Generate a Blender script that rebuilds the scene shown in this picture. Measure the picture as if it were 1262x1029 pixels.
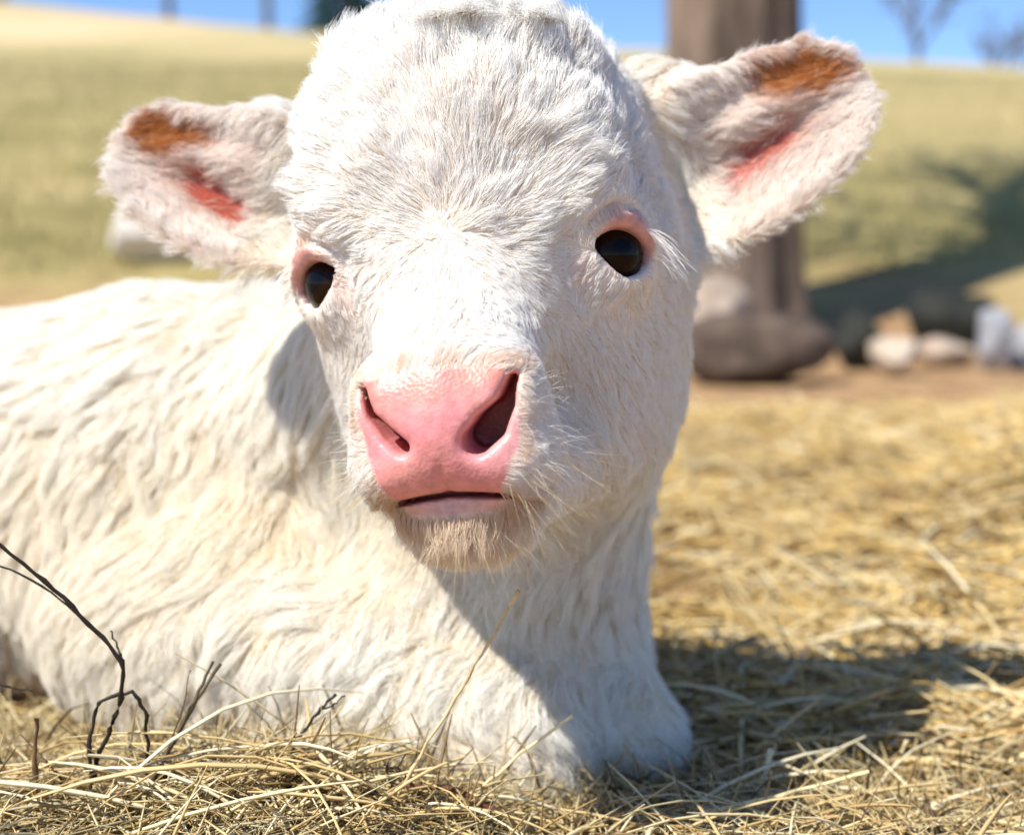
import bpy, math, random
import numpy as np
from mathutils import Vector, Matrix, kdtree

for o in list(bpy.data.objects):
    bpy.data.objects.remove(o)
sc = bpy.context.scene
COL = sc.collection

# ------------------------------------------------------------------ camera
F_PX = 1743.0                      # focal length in pixels of the 1262 px wide photograph
CAM = np.array([0.0, 0.0, 0.32])
PITCH = math.radians(6.04)
cd = bpy.data.cameras.new('camera')
cam = bpy.data.objects.new('camera', cd)
COL.objects.link(cam)
cam.location = CAM
cam.rotation_euler = (math.radians(90) - PITCH, 0, 0)
cd.sensor_width = 36.0
cd.lens = 36.0 * F_PX / 1262.0
cd.clip_start = 0.02
cd.clip_end = 3000
cd.dof.use_dof = True
cd.dof.focus_distance = 0.66
cd.dof.aperture_fstop = 4.9
sc.camera = cam

# ------------------------------------------------------------------ light
SUN_TO = np.array([-0.47, -0.39, 0.79]); SUN_TO /= np.linalg.norm(SUN_TO)
w = bpy.data.worlds.new('World'); sc.world = w; w.use_nodes = True
nt = w.node_tree
sky = nt.nodes.new('ShaderNodeTexSky')
sky.sky_type = 'NISHITA'; sky.sun_disc = False
sky.sun_elevation = math.asin(SUN_TO[2])
sky.sun_rotation = math.atan2(SUN_TO[0], SUN_TO[1])
sky.air_density = 0.75; sky.dust_density = 0.0; sky.ozone_density = 6.0; sky.altitude = 800
nt.links.new(sky.outputs[0], nt.nodes['Background'].inputs[0])
nt.nodes['Background'].inputs[1].default_value = 0.14
sd = bpy.data.lights.new('sun', 'SUN'); sd.energy = 4.9; sd.angle = math.radians(0.6)
sd.color = (1.0, 0.96, 0.89)
sun = bpy.data.objects.new('sun', sd); COL.objects.link(sun)
sun.rotation_euler = Vector(SUN_TO).to_track_quat('Z', 'Y').to_euler()
sun.location = (-4, -3, 6)
sc.view_settings.view_transform = 'Standard'
sc.view_settings.look = 'None'
sc.view_settings.exposure = 0.53
sc.view_settings.gamma = 1.0
sc.render.engine = 'CYCLES'
sc.cycles.max_bounces = 10
sc.cycles.diffuse_bounces = 6
sc.cycles.adaptive_threshold = 0.02
sc.cycles.glossy_bounces = 2
sc.cycles.transmission_bounces = 8
sc.cycles.transparent_max_bounces = 6
sc.cycles.use_denoising = True
sc.cycles_curves.shape = 'RIBBONS'
sc.cycles_curves.subdivisions = 1

# ------------------------------------------------------------------ helpers
rng = np.random.default_rng(7)
random.seed(7)

def at(px, py, depth):
    """Point at world depth (y) seen at a photograph pixel; used to take measurements."""
    xc = (px - 631.0) / F_PX; yc = -(py - 514.5) / F_PX
    f = np.array([0, math.cos(PITCH), -math.sin(PITCH)])
    u = np.array([0, math.sin(PITCH), math.cos(PITCH)])
    d = np.array([xc, 0, 0]) + yc * u + f
    return CAM + d * (depth / d[1])

def tag(o, label=None, cat=None, group=None, kind=None):
    if label: o['label'] = label
    if cat: o['category'] = cat
    if group: o['group'] = group
    if kind: o['kind'] = kind
    return o

def empty(name, loc=(0, 0, 0)):
    o = bpy.data.objects.new(name, None); COL.objects.link(o)
    o.location = loc; o.empty_display_size = 0.05
    return o

def mesh_np(name, V, faces, mat, parent=None, smooth=True, col=None):
    """faces: (n,3) or (n,4) int array, or a list of such arrays."""
    if not isinstance(faces, list): faces = [faces]
    me = bpy.data.meshes.new(name)
    V = np.asarray(V, np.float32)
    me.vertices.add(len(V)); me.vertices.foreach_set('co', V.ravel())
    fl = [np.asarray(f, np.int32) for f in faces if len(f)]
    loops = np.concatenate([f.ravel() for f in fl])
    tot = np.concatenate([np.full(len(f), f.shape[1], np.int32) for f in fl])
    start = np.concatenate([[0], np.cumsum(tot)[:-1]]).astype(np.int32)
    me.loops.add(len(loops)); me.loops.foreach_set('vertex_index', loops)
    me.polygons.add(len(tot)); me.polygons.foreach_set('loop_start', start)
    me.polygons.foreach_set('loop_total', tot)
    me.polygons.foreach_set('use_smooth', np.full(len(tot), smooth, bool))
    me.update(calc_edges=True); me.validate()
    if col is not None:
        a = me.attributes.new('tint', 'FLOAT_COLOR', 'POINT')
        c = np.ones((len(V), 4), np.float32); c[:, :col.shape[1]] = col
        a.data.foreach_set('color', c.ravel())
    if mat: me.materials.append(mat)
    o = bpy.data.objects.new(name, me); COL.objects.link(o)
    if parent is not None: o.parent = parent
    return o

_K = np.random.default_rng(99).normal(size=(24, 3)); _PH = np.random.default_rng(98).uniform(0, 6.28, 24)
def snoise(p, freq, seed=0, n=6):
    """cheap smooth noise, roughly -1..1"""
    out = 0
    for i in range(n):
        j = (i + seed * 5) % 24
        out = out + np.sin((p @ (_K[j] * freq)) + _PH[(j * 7 + seed) % 24] + i)
    return out / (n ** 0.5) * 0.8

def sstep(a, b, x):
    t = np.clip((x - a) / (b - a), 0, 1)
    return t * t * (3 - 2 * t)

def mix(a, b, t):
    return a + (b - a) * t

def unit(v):
    return v / np.maximum(np.linalg.norm(v, axis=-1, keepdims=True), 1e-9)

# ------------------------------------------------------------------ materials
def new_mat(name):
    m = bpy.data.materials.new(name); m.use_nodes = True
    return m, m.node_tree, m.node_tree.nodes['Principled BSDF']

def attr_mat(name, rough=0.6, spec=0.3, bump=0.0, bscale=400, transl=0.0, noise=0.0, nscale=60, sss=0.0, coat=0.0):
    m, t, b = new_mat(name)
    a = t.nodes.new('ShaderNodeAttribute'); a.attribute_name = 'tint'
    colsock = a.outputs['Color']
    if noise:
        g = t.nodes.new('ShaderNodeNewGeometry')
        n = t.nodes.new('ShaderNodeTexNoise'); n.inputs['Scale'].default_value = nscale; n.inputs['Detail'].default_value = 5
        t.links.new(g.outputs['Position'], n.inputs['Vector'])
        r = t.nodes.new('ShaderNodeMapRange'); r.inputs[1].default_value = 0.3; r.inputs[2].default_value = 0.7
        r.inputs[3].default_value = 1 - noise; r.inputs[4].default_value = 1 + noise
        t.links.new(n.outputs['Fac'], r.inputs[0])
        mx = t.nodes.new('ShaderNodeMix'); mx.data_type = 'RGBA'; mx.blend_type = 'MULTIPLY'; mx.inputs[0].default_value = 1
        t.links.new(colsock, mx.inputs[6]); t.links.new(r.outputs[0], mx.inputs[7])
        colsock = mx.outputs[2]
    t.links.new(colsock, b.inputs['Base Color'])
    b.inputs['Roughness'].default_value = rough
    b.inputs['Specular IOR Level'].default_value = spec
    if sss:
        b.inputs['Subsurface Weight'].default_value = sss
        b.inputs['Subsurface Radius'].default_value = (0.006, 0.002, 0.0012)
        b.inputs['Subsurface Scale'].default_value = 1.0
    if coat:
        b.inputs['Coat Weight'].default_value = coat; b.inputs['Coat Roughness'].default_value = 0.25
    if bump:
        g2 = t.nodes.new('ShaderNodeNewGeometry')
        n2 = t.nodes.new('ShaderNodeTexVoronoi'); n2.inputs['Scale'].default_value = bscale
        t.links.new(g2.outputs['Position'], n2.inputs['Vector'])
        bp = t.nodes.new('ShaderNodeBump'); bp.inputs['Strength'].default_value = bump; bp.inputs['Distance'].default_value = 0.0006
        t.links.new(n2.outputs['Distance'], bp.inputs['Height'])
        t.links.new(bp.outputs[0], b.inputs['Normal'])
    if transl:
        tr = t.nodes.new('ShaderNodeBsdfTranslucent'); t.links.new(colsock, tr.inputs['Color'])
        ms = t.nodes.new('ShaderNodeMixShader'); ms.inputs[0].default_value = transl
        t.links.new(b.outputs[0], ms.inputs[1]); t.links.new(tr.outputs[0], ms.inputs[2])
        t.links.new(ms.outputs[0], t.nodes['Material Output'].inputs['Surface'])
    return m

def noise_mat(name, c1, c2, scale, rough=0.85, bump=0.4, bdist=0.01, detail=8, c3=None, stretch=None):
    m, t, b = new_mat(name)
    g = t.nodes.new('ShaderNodeTexCoord')
    vec = g.outputs['Object']
    if stretch:
        mp = t.nodes.new('ShaderNodeMapping'); mp.inputs['Scale'].default_value = stretch
        t.links.new(vec, mp.inputs['Vector']); vec = mp.outputs[0]
    n = t.nodes.new('ShaderNodeTexNoise'); n.inputs['Scale'].default_value = scale; n.inputs['Detail'].default_value = detail
    n.inputs['Roughness'].default_value = 0.65
    t.links.new(vec, n.inputs['Vector'])
    r = t.nodes.new('ShaderNodeValToRGB')
    r.color_ramp.elements[0].position = 0.32; r.color_ramp.elements[0].color = (*c1, 1)
    r.color_ramp.elements[1].position = 0.68; r.color_ramp.elements[1].color = (*c2, 1)
    if c3:
        e = r.color_ramp.elements.new(0.5); e.color = (*c3, 1)
    t.links.new(n.outputs['Fac'], r.inputs[0]); t.links.new(r.outputs[0], b.inputs['Base Color'])
    b.inputs['Roughness'].default_value = rough; b.inputs['Specular IOR Level'].default_value = 0.2
    bp = t.nodes.new('ShaderNodeBump'); bp.inputs['Strength'].default_value = bump; bp.inputs['Distance'].default_value = bdist
    t.links.new(n.outputs['Fac'], bp.inputs['Height']); t.links.new(bp.outputs[0], b.inputs['Normal'])
    return m

M_SKIN = attr_mat('calf_skin', rough=0.40, spec=0.45, bump=0.26, bscale=620, sss=0.18, noise=0.16, nscale=210)
M_FUR = attr_mat('calf_fur', rough=0.55, spec=0.15, transl=0.36)
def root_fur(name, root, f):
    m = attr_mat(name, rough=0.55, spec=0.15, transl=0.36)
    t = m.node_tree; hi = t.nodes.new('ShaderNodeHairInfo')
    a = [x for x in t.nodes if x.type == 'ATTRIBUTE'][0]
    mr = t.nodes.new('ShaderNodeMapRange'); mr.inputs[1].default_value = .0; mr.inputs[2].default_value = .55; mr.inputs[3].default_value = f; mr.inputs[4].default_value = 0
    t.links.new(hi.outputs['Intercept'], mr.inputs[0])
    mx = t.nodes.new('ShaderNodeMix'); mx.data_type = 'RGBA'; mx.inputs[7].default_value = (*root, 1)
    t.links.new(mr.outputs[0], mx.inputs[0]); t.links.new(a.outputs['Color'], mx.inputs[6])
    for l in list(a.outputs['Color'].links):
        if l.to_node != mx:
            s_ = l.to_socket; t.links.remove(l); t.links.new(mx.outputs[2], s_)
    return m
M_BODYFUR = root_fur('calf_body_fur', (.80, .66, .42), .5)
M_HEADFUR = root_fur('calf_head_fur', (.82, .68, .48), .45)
M_STRAW = attr_mat('straw', rough=0.45, spec=0.4, transl=0.12)
M_STALK = attr_mat('stalk', rough=0.6, spec=0.25, noise=0.35, nscale=90)
M_GRASS = attr_mat('grass_blades', rough=0.6, spec=0.2, transl=0.25)
M_BARK = noise_mat('bark', (0.05, 0.036, 0.026), (0.26, 0.19, 0.135), 9, bump=0.9, bdist=0.03, c3=(0.15, 0.108, 0.078), stretch=(1, 1, 0.22))
M_TWIG = noise_mat('twig_bark', (0.07, 0.05, 0.04), (0.17, 0.13, 0.1), 6)

# ------------------------------------------------------------------ terrain
def height(x, y):
    p = np.stack([x, y, 0 * x], -1)
    crest = 7.55 - 0.09 * np.clip(x, -45, 45)
    s = np.clip((y - 5.6) / 36.0, 0, 1)
    hill = crest * (s ** 0.92) * (1 - 0.10 * s)
    hill = np.where(y > 41.6, crest * 0.9 - 0.06 * (np.minimum(y, 160) - 41.6), hill)
    bump = 0.012 * snoise(p, 2.2, 1) * sstep(1.2, 2.0, y) + 0.05 * snoise(p, 0.5, 2) * sstep(4.5, 9, y) + 0.25 * snoise(p, 0.11, 3) * sstep(10, 26, y)
    return hill + bump

def axis(segs):
    out = [segs[0][0]]
    for a, b, st in segs:
        n = max(1, int(round((b - a) / st)))
        out += list(np.linspace(a, b, n + 1)[1:])
    return np.array(out)

gx = axis([(-400, -60, 20), (-60, -12, 3), (-12, -3, .6), (-3, 3, .12), (3, 12, .6), (12, 60, 3), (60, 400, 20)])
gy = axis([(-60, -3, 6), (-3, 0, .5), (0, 8, .12), (8, 16, .4), (16, 60, 1.1), (60, 200, 10), (200, 900, 70)])
X, Y = np.meshgrid(gx, gy, indexing='ij')
Z = height(X, Y)
V = np.stack([X, Y, Z], -1).reshape(-1, 3)
nx, ny = len(gx), len(gy)
ii, jj = np.meshgrid(np.arange(nx - 1), np.arange(ny - 1), indexing='ij')
i0 = (ii * ny + jj).ravel()
Q = np.stack([i0, i0 + ny, i0 + ny + 1, i0 + 1], -1)

def ground_mat():
    m, t, b = new_mat('ground')
    N = t.nodes.new; L = t.links.new
    g = N('ShaderNodeNewGeometry')
    sep = N('ShaderNodeSeparateXYZ'); L(g.outputs['Position'], sep.inputs[0])
    def noise(scale, detail=6, rough=0.6):
        n = N('ShaderNodeTexNoise'); n.inputs['Scale'].default_value = scale; n.inputs['Detail'].default_value = detail
        n.inputs['Roughness'].default_value = rough
        L(g.outputs['Position'], n.inputs['Vector']); return n.outputs['Fac']
    def ramp(f, stops):
        r = N('ShaderNodeValToRGB'); e = r.color_ramp.elements
        e[0].position, e[0].color = stops[0][0], (*stops[0][1], 1)
        e[1].position, e[1].color = stops[-1][0], (*stops[-1][1], 1)
        for p, c in stops[1:-1]:
            k = e.new(p); k.color = (*c, 1)
        L(f, r.inputs[0]); return r.outputs[0]
    dirt = ramp(noise(7, 9, .7), [(.3, (.16, .085, .04)), (.5, (.36, .22, .11)), (.7, (.5, .34, .18))])
    grassA = ramp(noise(1.1, 8, .65), [(.3, (.18, .155, .055)), (.48, (.33, .27, .11)), (.7, (.49, .385, .19))])
    grassB = ramp(noise(.09, 5, .6), [(.35, (.38, .325, .155)), (.5, (.49, .395, .205)), (.66, (.62, .46, .27))])
    mg = N('ShaderNodeMix'); mg.data_type = 'RGBA'
    far = N('ShaderNodeMapRange'); far.inputs[1].default_value = 9; far.inputs[2].default_value = 26
    L(sep.outputs['Y'], far.inputs[0]); L(far.outputs[0], mg.inputs[0]); L(grassA, mg.inputs[6]); L(grassB, mg.inputs[7])
    ed = N('ShaderNodeMath'); ed.operation = 'MULTIPLY_ADD'
    L(noise(.9, 6), ed.inputs[0]); ed.inputs[1].default_value = 3.6; L(sep.outputs['Y'], ed.inputs[2])
    mr = N('ShaderNodeMapRange'); mr.inputs[1].default_value = 7.6; mr.inputs[2].default_value = 8.6
    L(ed.outputs[0], mr.inputs[0])
    mx = N('ShaderNodeMix'); mx.data_type = 'RGBA'
    L(mr.outputs[0], mx.inputs[0]); L(dirt, mx.inputs[6]); L(mg.outputs[2], mx.inputs[7])
    L(mx.outputs[2], b.inputs['Base Color'])
    b.inputs['Roughness'].default_value = 0.95; b.inputs['Specular IOR Level'].default_value = 0.1
    bp = N('ShaderNodeBump'); bp.inputs['Strength'].default_value = 0.6; bp.inputs['Distance'].default_value = 0.03
    L(noise(22, 6), bp.inputs['Height']); L(bp.outputs[0], b.inputs['Normal'])
    return m
tag(mesh_np('ground', V, Q, ground_mat()), kind='structure')

# ------------------------------------------------------------------ trees
def tube(path, radii, n=8):
    path = np.asarray(path, float); radii = np.asarray(radii, float)
    tg = unit(np.gradient(path, axis=0))
    ref = np.where(np.abs(tg[:, 2:3]) > 0.9, np.array([[1., 0, 0]]), np.array([[0, 0, 1.]]))
    a = unit(np.cross(tg, ref)); b = np.cross(tg, a)
    th = np.linspace(0, 2 * np.pi, n, endpoint=False)
    V = path[:, None] + radii[:, None, None] * (np.cos(th)[None, :, None] * a[:, None] + np.sin(th)[None, :, None] * b[:, None])
    m = len(path)
    i, j = np.meshgrid(np.arange(m - 1), np.arange(n), indexing='ij'); i = i.ravel(); j = j.ravel(); k = (j + 1) % n
    F = np.stack([i * n + j, i * n + k, (i + 1) * n + k, (i + 1) * n + j], -1)
    return V.reshape(-1, 3), F

def join(parts):
    Vs, Fs, off = [], [], 0
    for v, f in parts:
        Vs.append(v); Fs.append(f + off); off += len(v)
    return np.concatenate(Vs), np.concatenate(Fs)

def grow(rg, p, d, L, r, lev, out, n=6):
    k = 5
    pts = [p]; q = p.copy(); dd = d.copy()
    for i in range(k):
        dd = unit(dd + rg.normal(0, .13, 3) + np.array([0, 0, .05])); q = q + dd * L / k; pts.append(q.copy())
    rad = np.linspace(r, r * .45, k + 1)
    out.append(tube(pts, rad, n))
    if lev <= 0: return
    for i in range(rg.integers(3, 6)):
        t = rg.uniform(.35, 1.0); a = int(t * k)
        base = pts[min(a, k)]
        nd = unit(dd + rg.normal(0, .62, 3) + np.array([0, 0, .12]))
        grow(rg, base, nd, L * rg.uniform(.5, .75), r * .5, lev - 1, out, max(3, n - 1))

def bare_tree(name, loc, H, r, seed, label, levels=3, group=None, flare=0.0, trunk_h=None, mat=None, lean=0.0):
    rg = np.random.default_rng(seed)
    root = empty(name, loc); tag(root, label, 'tree', group)
    th = trunk_h or H * .45
    zs = np.linspace(-0.15, th, 40)
    nseg = 96 if flare else 10
    ang = np.linspace(0, 2 * np.pi, nseg, endpoint=False)
    Vt = []
    for z in zs:
        f = 1 + flare * math.exp(-max(z, 0) / .22)
        rr = r * (1 - .25 * max(z, 0) / th) * f
        lob = 1 + (0.05 + .16 * flare * math.exp(-max(z, 0) / .3)) * np.sin(ang * 5 + seed + .6 * z) + (.028 * np.abs(np.sin(ang * 17 + 2.2 * np.sin(z * 3.1) + .7 * np.sin(z * 9))) if flare else 0) + .03 * np.sin(ang * 11 + z * 2.3) + .02 * np.sin(ang * 3 - z * 5)
        Vt.append(np.stack([rr * lob * np.cos(ang) + lean * z + .03 * np.sin(z * 1.3) * (r / .25), rr * lob * np.sin(ang), np.full(nseg, z)], -1))
    Vt = np.array(Vt); m = len(zs)
    i, j = np.meshgrid(np.arange(m - 1), np.arange(nseg), indexing='ij'); i = i.ravel(); j = j.ravel(); k = (j + 1) % nseg
    F = np.stack([i * nseg + j, i * nseg + k, (i + 1) * nseg + k, (i + 1) * nseg + j], -1)
    mesh_np('trunk', Vt.reshape(-1, 3), F, mat or M_BARK, root)
    out = []
    top = np.array([lean * th, 0, th - .1])
    for i in range(5):
        a = i * 2 * math.pi / 5 + rg.uniform(-.4, .4)
        d = unit(np.array([math.cos(a) * .75, math.sin(a) * .75, 1.0]))
        zz = th - .1 - rg.uniform(0, .3) * th * .5
        grow(rg, np.array([lean * zz, 0, zz]), d, (H - th) * rg.uniform(.5, .7), r * .5, levels, out, 6)
    Vb, Fb = join(out)
    c = mesh_np('crown', Vb, Fb, M_TWIG, root)
    c['kind'] = 'stuff'
    return root

TREE = at(905, 388, 5.75)
bare_tree('shade_tree', (TREE[0] - .055, TREE[1], height(np.array(TREE[0]), np.array(TREE[1])) - .02), 8.5, .28, 3,
          'big brown tree trunk behind the right ear of the calf', 3, flare=.30, trunk_h=3.4)
far = [(-15.5, 44, 7, 21, 'bare grey tree on the hill crest at far left'),
       (-10.9, 46, 6, 22, 'bare tree on the hill crest above the left ear of the calf'),
       (-7.6, 45, 6.5, 23, 'bare tree on the crest between left ear and dark evergreen'),
       (14.6, 52, 8, 24, 'bare grey tree on the hilltop right of the trunk'),
       (18.6, 55, 7, 25, 'bare twiggy tree on the hilltop at the far right')]
for x, y, H, s, lab in far:
    bare_tree('bare_tree', (x, y, float(height(np.array(float(x)), np.array(float(y)))) - .2), H, .16, s, lab, 2, 'bare trees along the hill crest', mat=M_TWIG)

def evergreen(loc, H, seed, label):
    rg = np.random.default_rng(seed)
    root = empty('evergreen_tree', loc); tag(root, label, 'tree')
    v, f = tube([(0, 0, -.3), (0, 0, H * .5), (0, 0, H * .97)], [.2, .13, .03], 8)
    mesh_np('trunk', v, f, M_TWIG, root)
    n = 9000
    t = rg.uniform(0.06, 1, n) ** .9
    a = rg.uniform(0, 6.283, n)
    R = (1 - t) * H * .26 * (0.75 + .35 * np.sin(t * 60 + rg.normal(0, .3, n))) * np.sqrt(rg.uniform(.2, 1, n))
    c = np.stack([R * np.cos(a), R * np.sin(a), t * H - .12 * R], -1)
    d = unit(np.stack([np.cos(a), np.sin(a), rg.normal(-.2, .3, n)], -1)); s = unit(np.cross(d, rg.normal(size=(n, 3))))
    Lf = rg.uniform(.12, .3, n)[:, None]
    V = np.stack([c - s * .04, c + s * .04, c + d * Lf], 1).reshape(-1, 3)
    colr = np.repeat(np.array([.02, .05, .02]) * rg.uniform(.6, 1.8, (n, 1)), 3, 0)
    o = mesh_np('crown', V, np.arange(3 * n).reshape(-1, 3), M_GRASS, root, False, colr); o['kind'] = 'stuff'
evergreen((-4.9, 42, float(height(np.array(-4.9), np.array(42.))) - .2), 5.2, 5, 'dark evergreen tree on the crest behind the top of the calf head')

# ------------------------------------------------------------------ grass on the hill
def blades(name, n, xr, yr, hr, wd, seed, cols, power=1.0):
    rg = np.random.default_rng(seed)
    y = yr[0] + (yr[1] - yr[0]) * rg.uniform(0, 1, n) ** power
    x = rg.uniform(-1, 1, n) * (xr * (.35 + y / yr[1]))
    p = np.stack([x, y, 0 * x], -1)
    keep = snoise(p, .9, 4) + rg.normal(0, .5, n) > -.5 - (y - 8) * .2
    keep &= (y + 1.2 * snoise(p, .8, 6) > 6.4)
    x, y, p = x[keep], y[keep], p[keep]; n = len(x)
    z = height(x, y) - .005
    b = np.stack([x, y, z], -1)
    a = rg.uniform(0, 6.283, n); s = np.stack([np.cos(a), np.sin(a), 0 * a], -1) * wd
    h = rg.uniform(hr[0], hr[1], n)[:, None]
    lean = rg.normal(0, .35, (n, 2))
    tip = b + np.concatenate([lean, np.ones((n, 1))], -1) * h
    V = np.stack([b - s, b + s, tip], 1).reshape(-1, 3)
    k = np.clip(.5 + .35 * snoise(p, .25, 7) + rg.normal(0, .25, n), 0, 1)[:, None]
    k = k * mix(.55, 1.0, sstep(6.5, 13, y))[:, None]
    c = mix(np.array(cols[0]), np.array(cols[1]), k)
    o = mesh_np(name, V, np.arange(3 * n).reshape(-1, 3), M_GRASS, None, False, np.repeat(c, 3, 0))
    return o
g1 = blades('pasture_grass', 90000, 9, (5.8, 22), (.03, .1), .006, 31, [(.23, .215, .08), (.64, .54, .28)], 1.6)
tag(g1, 'dry yellow green pasture grass covering the hillside', 'grass', kind='stuff')

# ------------------------------------------------------------------ stones
def rock(name, c, r, seed, mat, label, rz=0.0, parent=None, cat='rock', square=0.0, group=None):
    import bmesh
    bm = bmesh.new(); bmesh.ops.create_icosphere(bm, subdivisions=4, radius=1)
    P_ = np.array([v.co[:] for v in bm.verts]); F_ = np.array([[v.index for v in f.verts] for f in bm.faces]); bm.free()
    P_ = P_ / (np.abs(P_) ** (2 + 3 * square)).sum(1, keepdims=True) ** (1 / (2 + 3 * square))
    rg = np.random.default_rng(seed)
    for k in range(16):
        nrm = unit(rg.normal(size=3)); dd = rg.uniform(.62, .95)
        pr = P_ @ nrm; P_ = P_ - np.clip(pr - dd, 0, None)[:, None] * nrm * .85
    P_ = P_ * (1 + .09 * snoise(P_ + seed, 2.3, 1) + .03 * snoise(P_ + seed, 7, 2))[:, None]
    P_ = P_ * np.array(r)
    cz, sz = math.cos(rz), math.sin(rz)
    P_ = P_ @ np.array([[cz, sz, 0], [-sz, cz, 0], [0, 0, 1]])
    o = mesh_np(name, P_, F_, mat)
    o.location = c
    if label: tag(o, label, cat, group)
    return o
M_RDARK = noise_mat('rock_dark', (.045, .032, .025), (.16, .115, .085), 11, bdist=.006)
M_RTAN = noise_mat('rock_tan', (.3, .22, .16), (.52, .42, .33), 9, bdist=.006)
M_RPALE = noise_mat('rock_pale', (.36, .28, .2), (.62, .53, .42), 8, bdist=.006)
M_RGREY = noise_mat('rock_grey', (.2, .2, .21), (.46, .47, .49), 7, bdist=.006)
M_RWHITE = noise_mat('rock_white', (.58, .53, .46), (.8, .76, .7), 6, bdist=.006)
M_RBLACK = noise_mat('rock_black', (.012, .014, .012), (.045, .045, .035), 7, bdist=.006)
def onground(px, py, d): 
    p = at(px, py, d); return np.array([p[0], d, float(height(np.array(p[0]), np.array(float(d))))])
g = onground(925, 480, 3.9)
rock('boulder', g + [0, 0, .095], (.235, .14, .12), 1, M_RDARK, 'large dark brown rounded boulder in front of the tree trunk', .06)
g = onground(880, 440, 4.5)
rock('boulder', g + [0, 0, .15], (.16, .13, .16), 2, M_RTAN, 'tan stone lying between dark boulder and tree trunk', .3)
g = onground(1115, 470, 4.1)
rock('stone', g + [-.03, 0, .065], (.085, .07, .06), 4, M_RPALE, 'small pale cream stone right of the dark boulder', .5)
g = onground(1165, 452, 4.5)
rock('stone', g + [.0, 0, .045], (.10, .08, .055), 14, M_RTAN, 'low tan stone between pale stone and grey blocks', .2)
g = onground(1222, 455, 4.3)
rock('stone', g + [.0, 0, .09], (.055, .07, .105), 5, M_RGREY, 'upright pale grey stone near the right edge', .3, square=.3)
g = onground(1262, 445, 4.4)
rock('stone', g + [.02, 0, .08], (.08, .07, .075), 6, M_RGREY, 'pale grey stone cut off by the right edge', -.3, square=.3)
g = onground(1050, 470, 4.35)
rock('stone', g + [.0, 0, .08], (.09, .08, .10), 7, M_RBLACK, 'blackish stone squeezed behind the dark boulder right end', .1)
g = onground(1175, 402, 5.6)
rock('stone', g + [0, 0, .09], (.20, .13, .17), 8, M_RBLACK, 'low black lump under the green bank at right', .05)  # near-black rounded mass set low at the foot of the bank
gx_ = at(197, 310, 6.8)[0]
rock('boulder', np.array([gx_, 6.8, float(height(np.array(gx_), np.array(6.8))) + .16]), (.24, .19, .26), 11, M_RWHITE, 'pale blurred boulder behind the back of the calf below its left ear', .4)

# ------------------------------------------------------------------ calf: one continuous surface from a smooth distance field
HEAD_O = np.array([-0.0205, 0.72, 0.319])
YAW, ROLL = math.radians(9.7), math.radians(6)
Ry = np.array([[math.cos(YAW), math.sin(YAW), 0], [-math.sin(YAW), math.cos(YAW), 0], [0, 0, 1]])
Rr = np.array([[math.cos(ROLL), 0, -math.sin(ROLL)], [0, 1, 0], [math.sin(ROLL), 0, math.cos(ROLL)]])
HR = (Rr @ Ry).astype(np.float32)                  # head frame -> world
def to_head(p): return (p - HEAD_O.astype(np.float32)) @ HR
def from_head(q): return np.asarray(q, float) @ HR.T + HEAD_O

def ell(p, c, r, pw=None):
    q = (p - np.asarray(c, np.float32)) / np.asarray(r, np.float32)
    if pw:
        k0 = (np.abs(q) ** pw).sum(-1) ** (1 / pw)
        return (k0 - 1) * min(r)
    k0 = np.sqrt((q * q).sum(-1)); k1 = np.sqrt(((q / np.asarray(r, np.float32)) ** 2).sum(-1))
    return k0 * (k0 - 1) / np.maximum(k1, 1e-6)
def cap(p, a, b, ra, rb):
    a = np.asarray(a, np.float32); b = np.asarray(b, np.float32)
    d = b - a; t = np.clip(((p - a) @ d) / (d @ d), 0, 1)
    return np.sqrt(((p - a - t[:, None] * d) ** 2).sum(-1)) - (ra + (rb - ra) * t)
def smin(a, b, k):
    h = np.maximum(k - np.abs(a - b), 0) / k
    return np.minimum(a, b) - h * h * k * .25
def smax(a, b, k): return -smin(-a, -b, k)
def rot2(p, c, ang):
    """rotate points about the vertical axis through c"""
    q = p - np.asarray(c, np.float32); ca, sa = math.cos(ang), math.sin(ang)
    return np.stack([ca * q[:, 0] + sa * q[:, 1], -sa * q[:, 0] + ca * q[:, 1], q[:, 2]], -1).astype(np.float32)

# ears: frames with origin at the base, a towards the tip, b across (up side), c out of the cup
def ear_frame(base, tip, face):
    a = unit(np.array(tip) - np.array(base)); c = np.array(face, float); c = unit(c - a * (a @ c)); b = np.cross(c, a)
    if b[2] < 0: b = -b
    return dict(o=np.array(base), R=np.stack([a, b, c], 1).astype(np.float32), L=float(np.linalg.norm(np.array(tip) - np.array(base))))
EARS = [ear_frame(at(372, 250, .80), at(142, 184, .800), (-.25, -.85, .36)),
        ear_frame(at(822, 222, .815), at(1064, 98, .800), (.22, -.88, .30))]
EAR_W = [.040, .044]
def ear_w(t, W):
    return W * np.clip(np.where(t < .5, .62 + .38 * np.sin(np.clip(t, 0, .5) * math.pi), np.sqrt(np.clip(1 - ((t - .5) / .52) ** 2.2, 0, 1))), 0.02, 1)
def ear_wb(t, b, W):
    lo = W * np.clip(np.where(t < .28, 1.02 + .16 * np.sin(np.clip(t, 0, .28) / .28 * 1.57), 1.18 * np.sqrt(np.clip(1 - ((t - .28) / .74) ** 2.0, 0, 1))), .02, 2)
    up = W * np.clip(np.where(t < .5, .80 + .20 * np.sin(np.clip(t, 0, .5) * math.pi), np.sqrt(np.clip(1 - ((t - .5) / .52) ** 2.4, 0, 1))), .02, 2)
    k = sstep(-.3, .3, b / W)
    return lo + (up - lo) * k
def ear_local(p, e): return (p - e['o'].astype(np.float32)) @ e['R']
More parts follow.
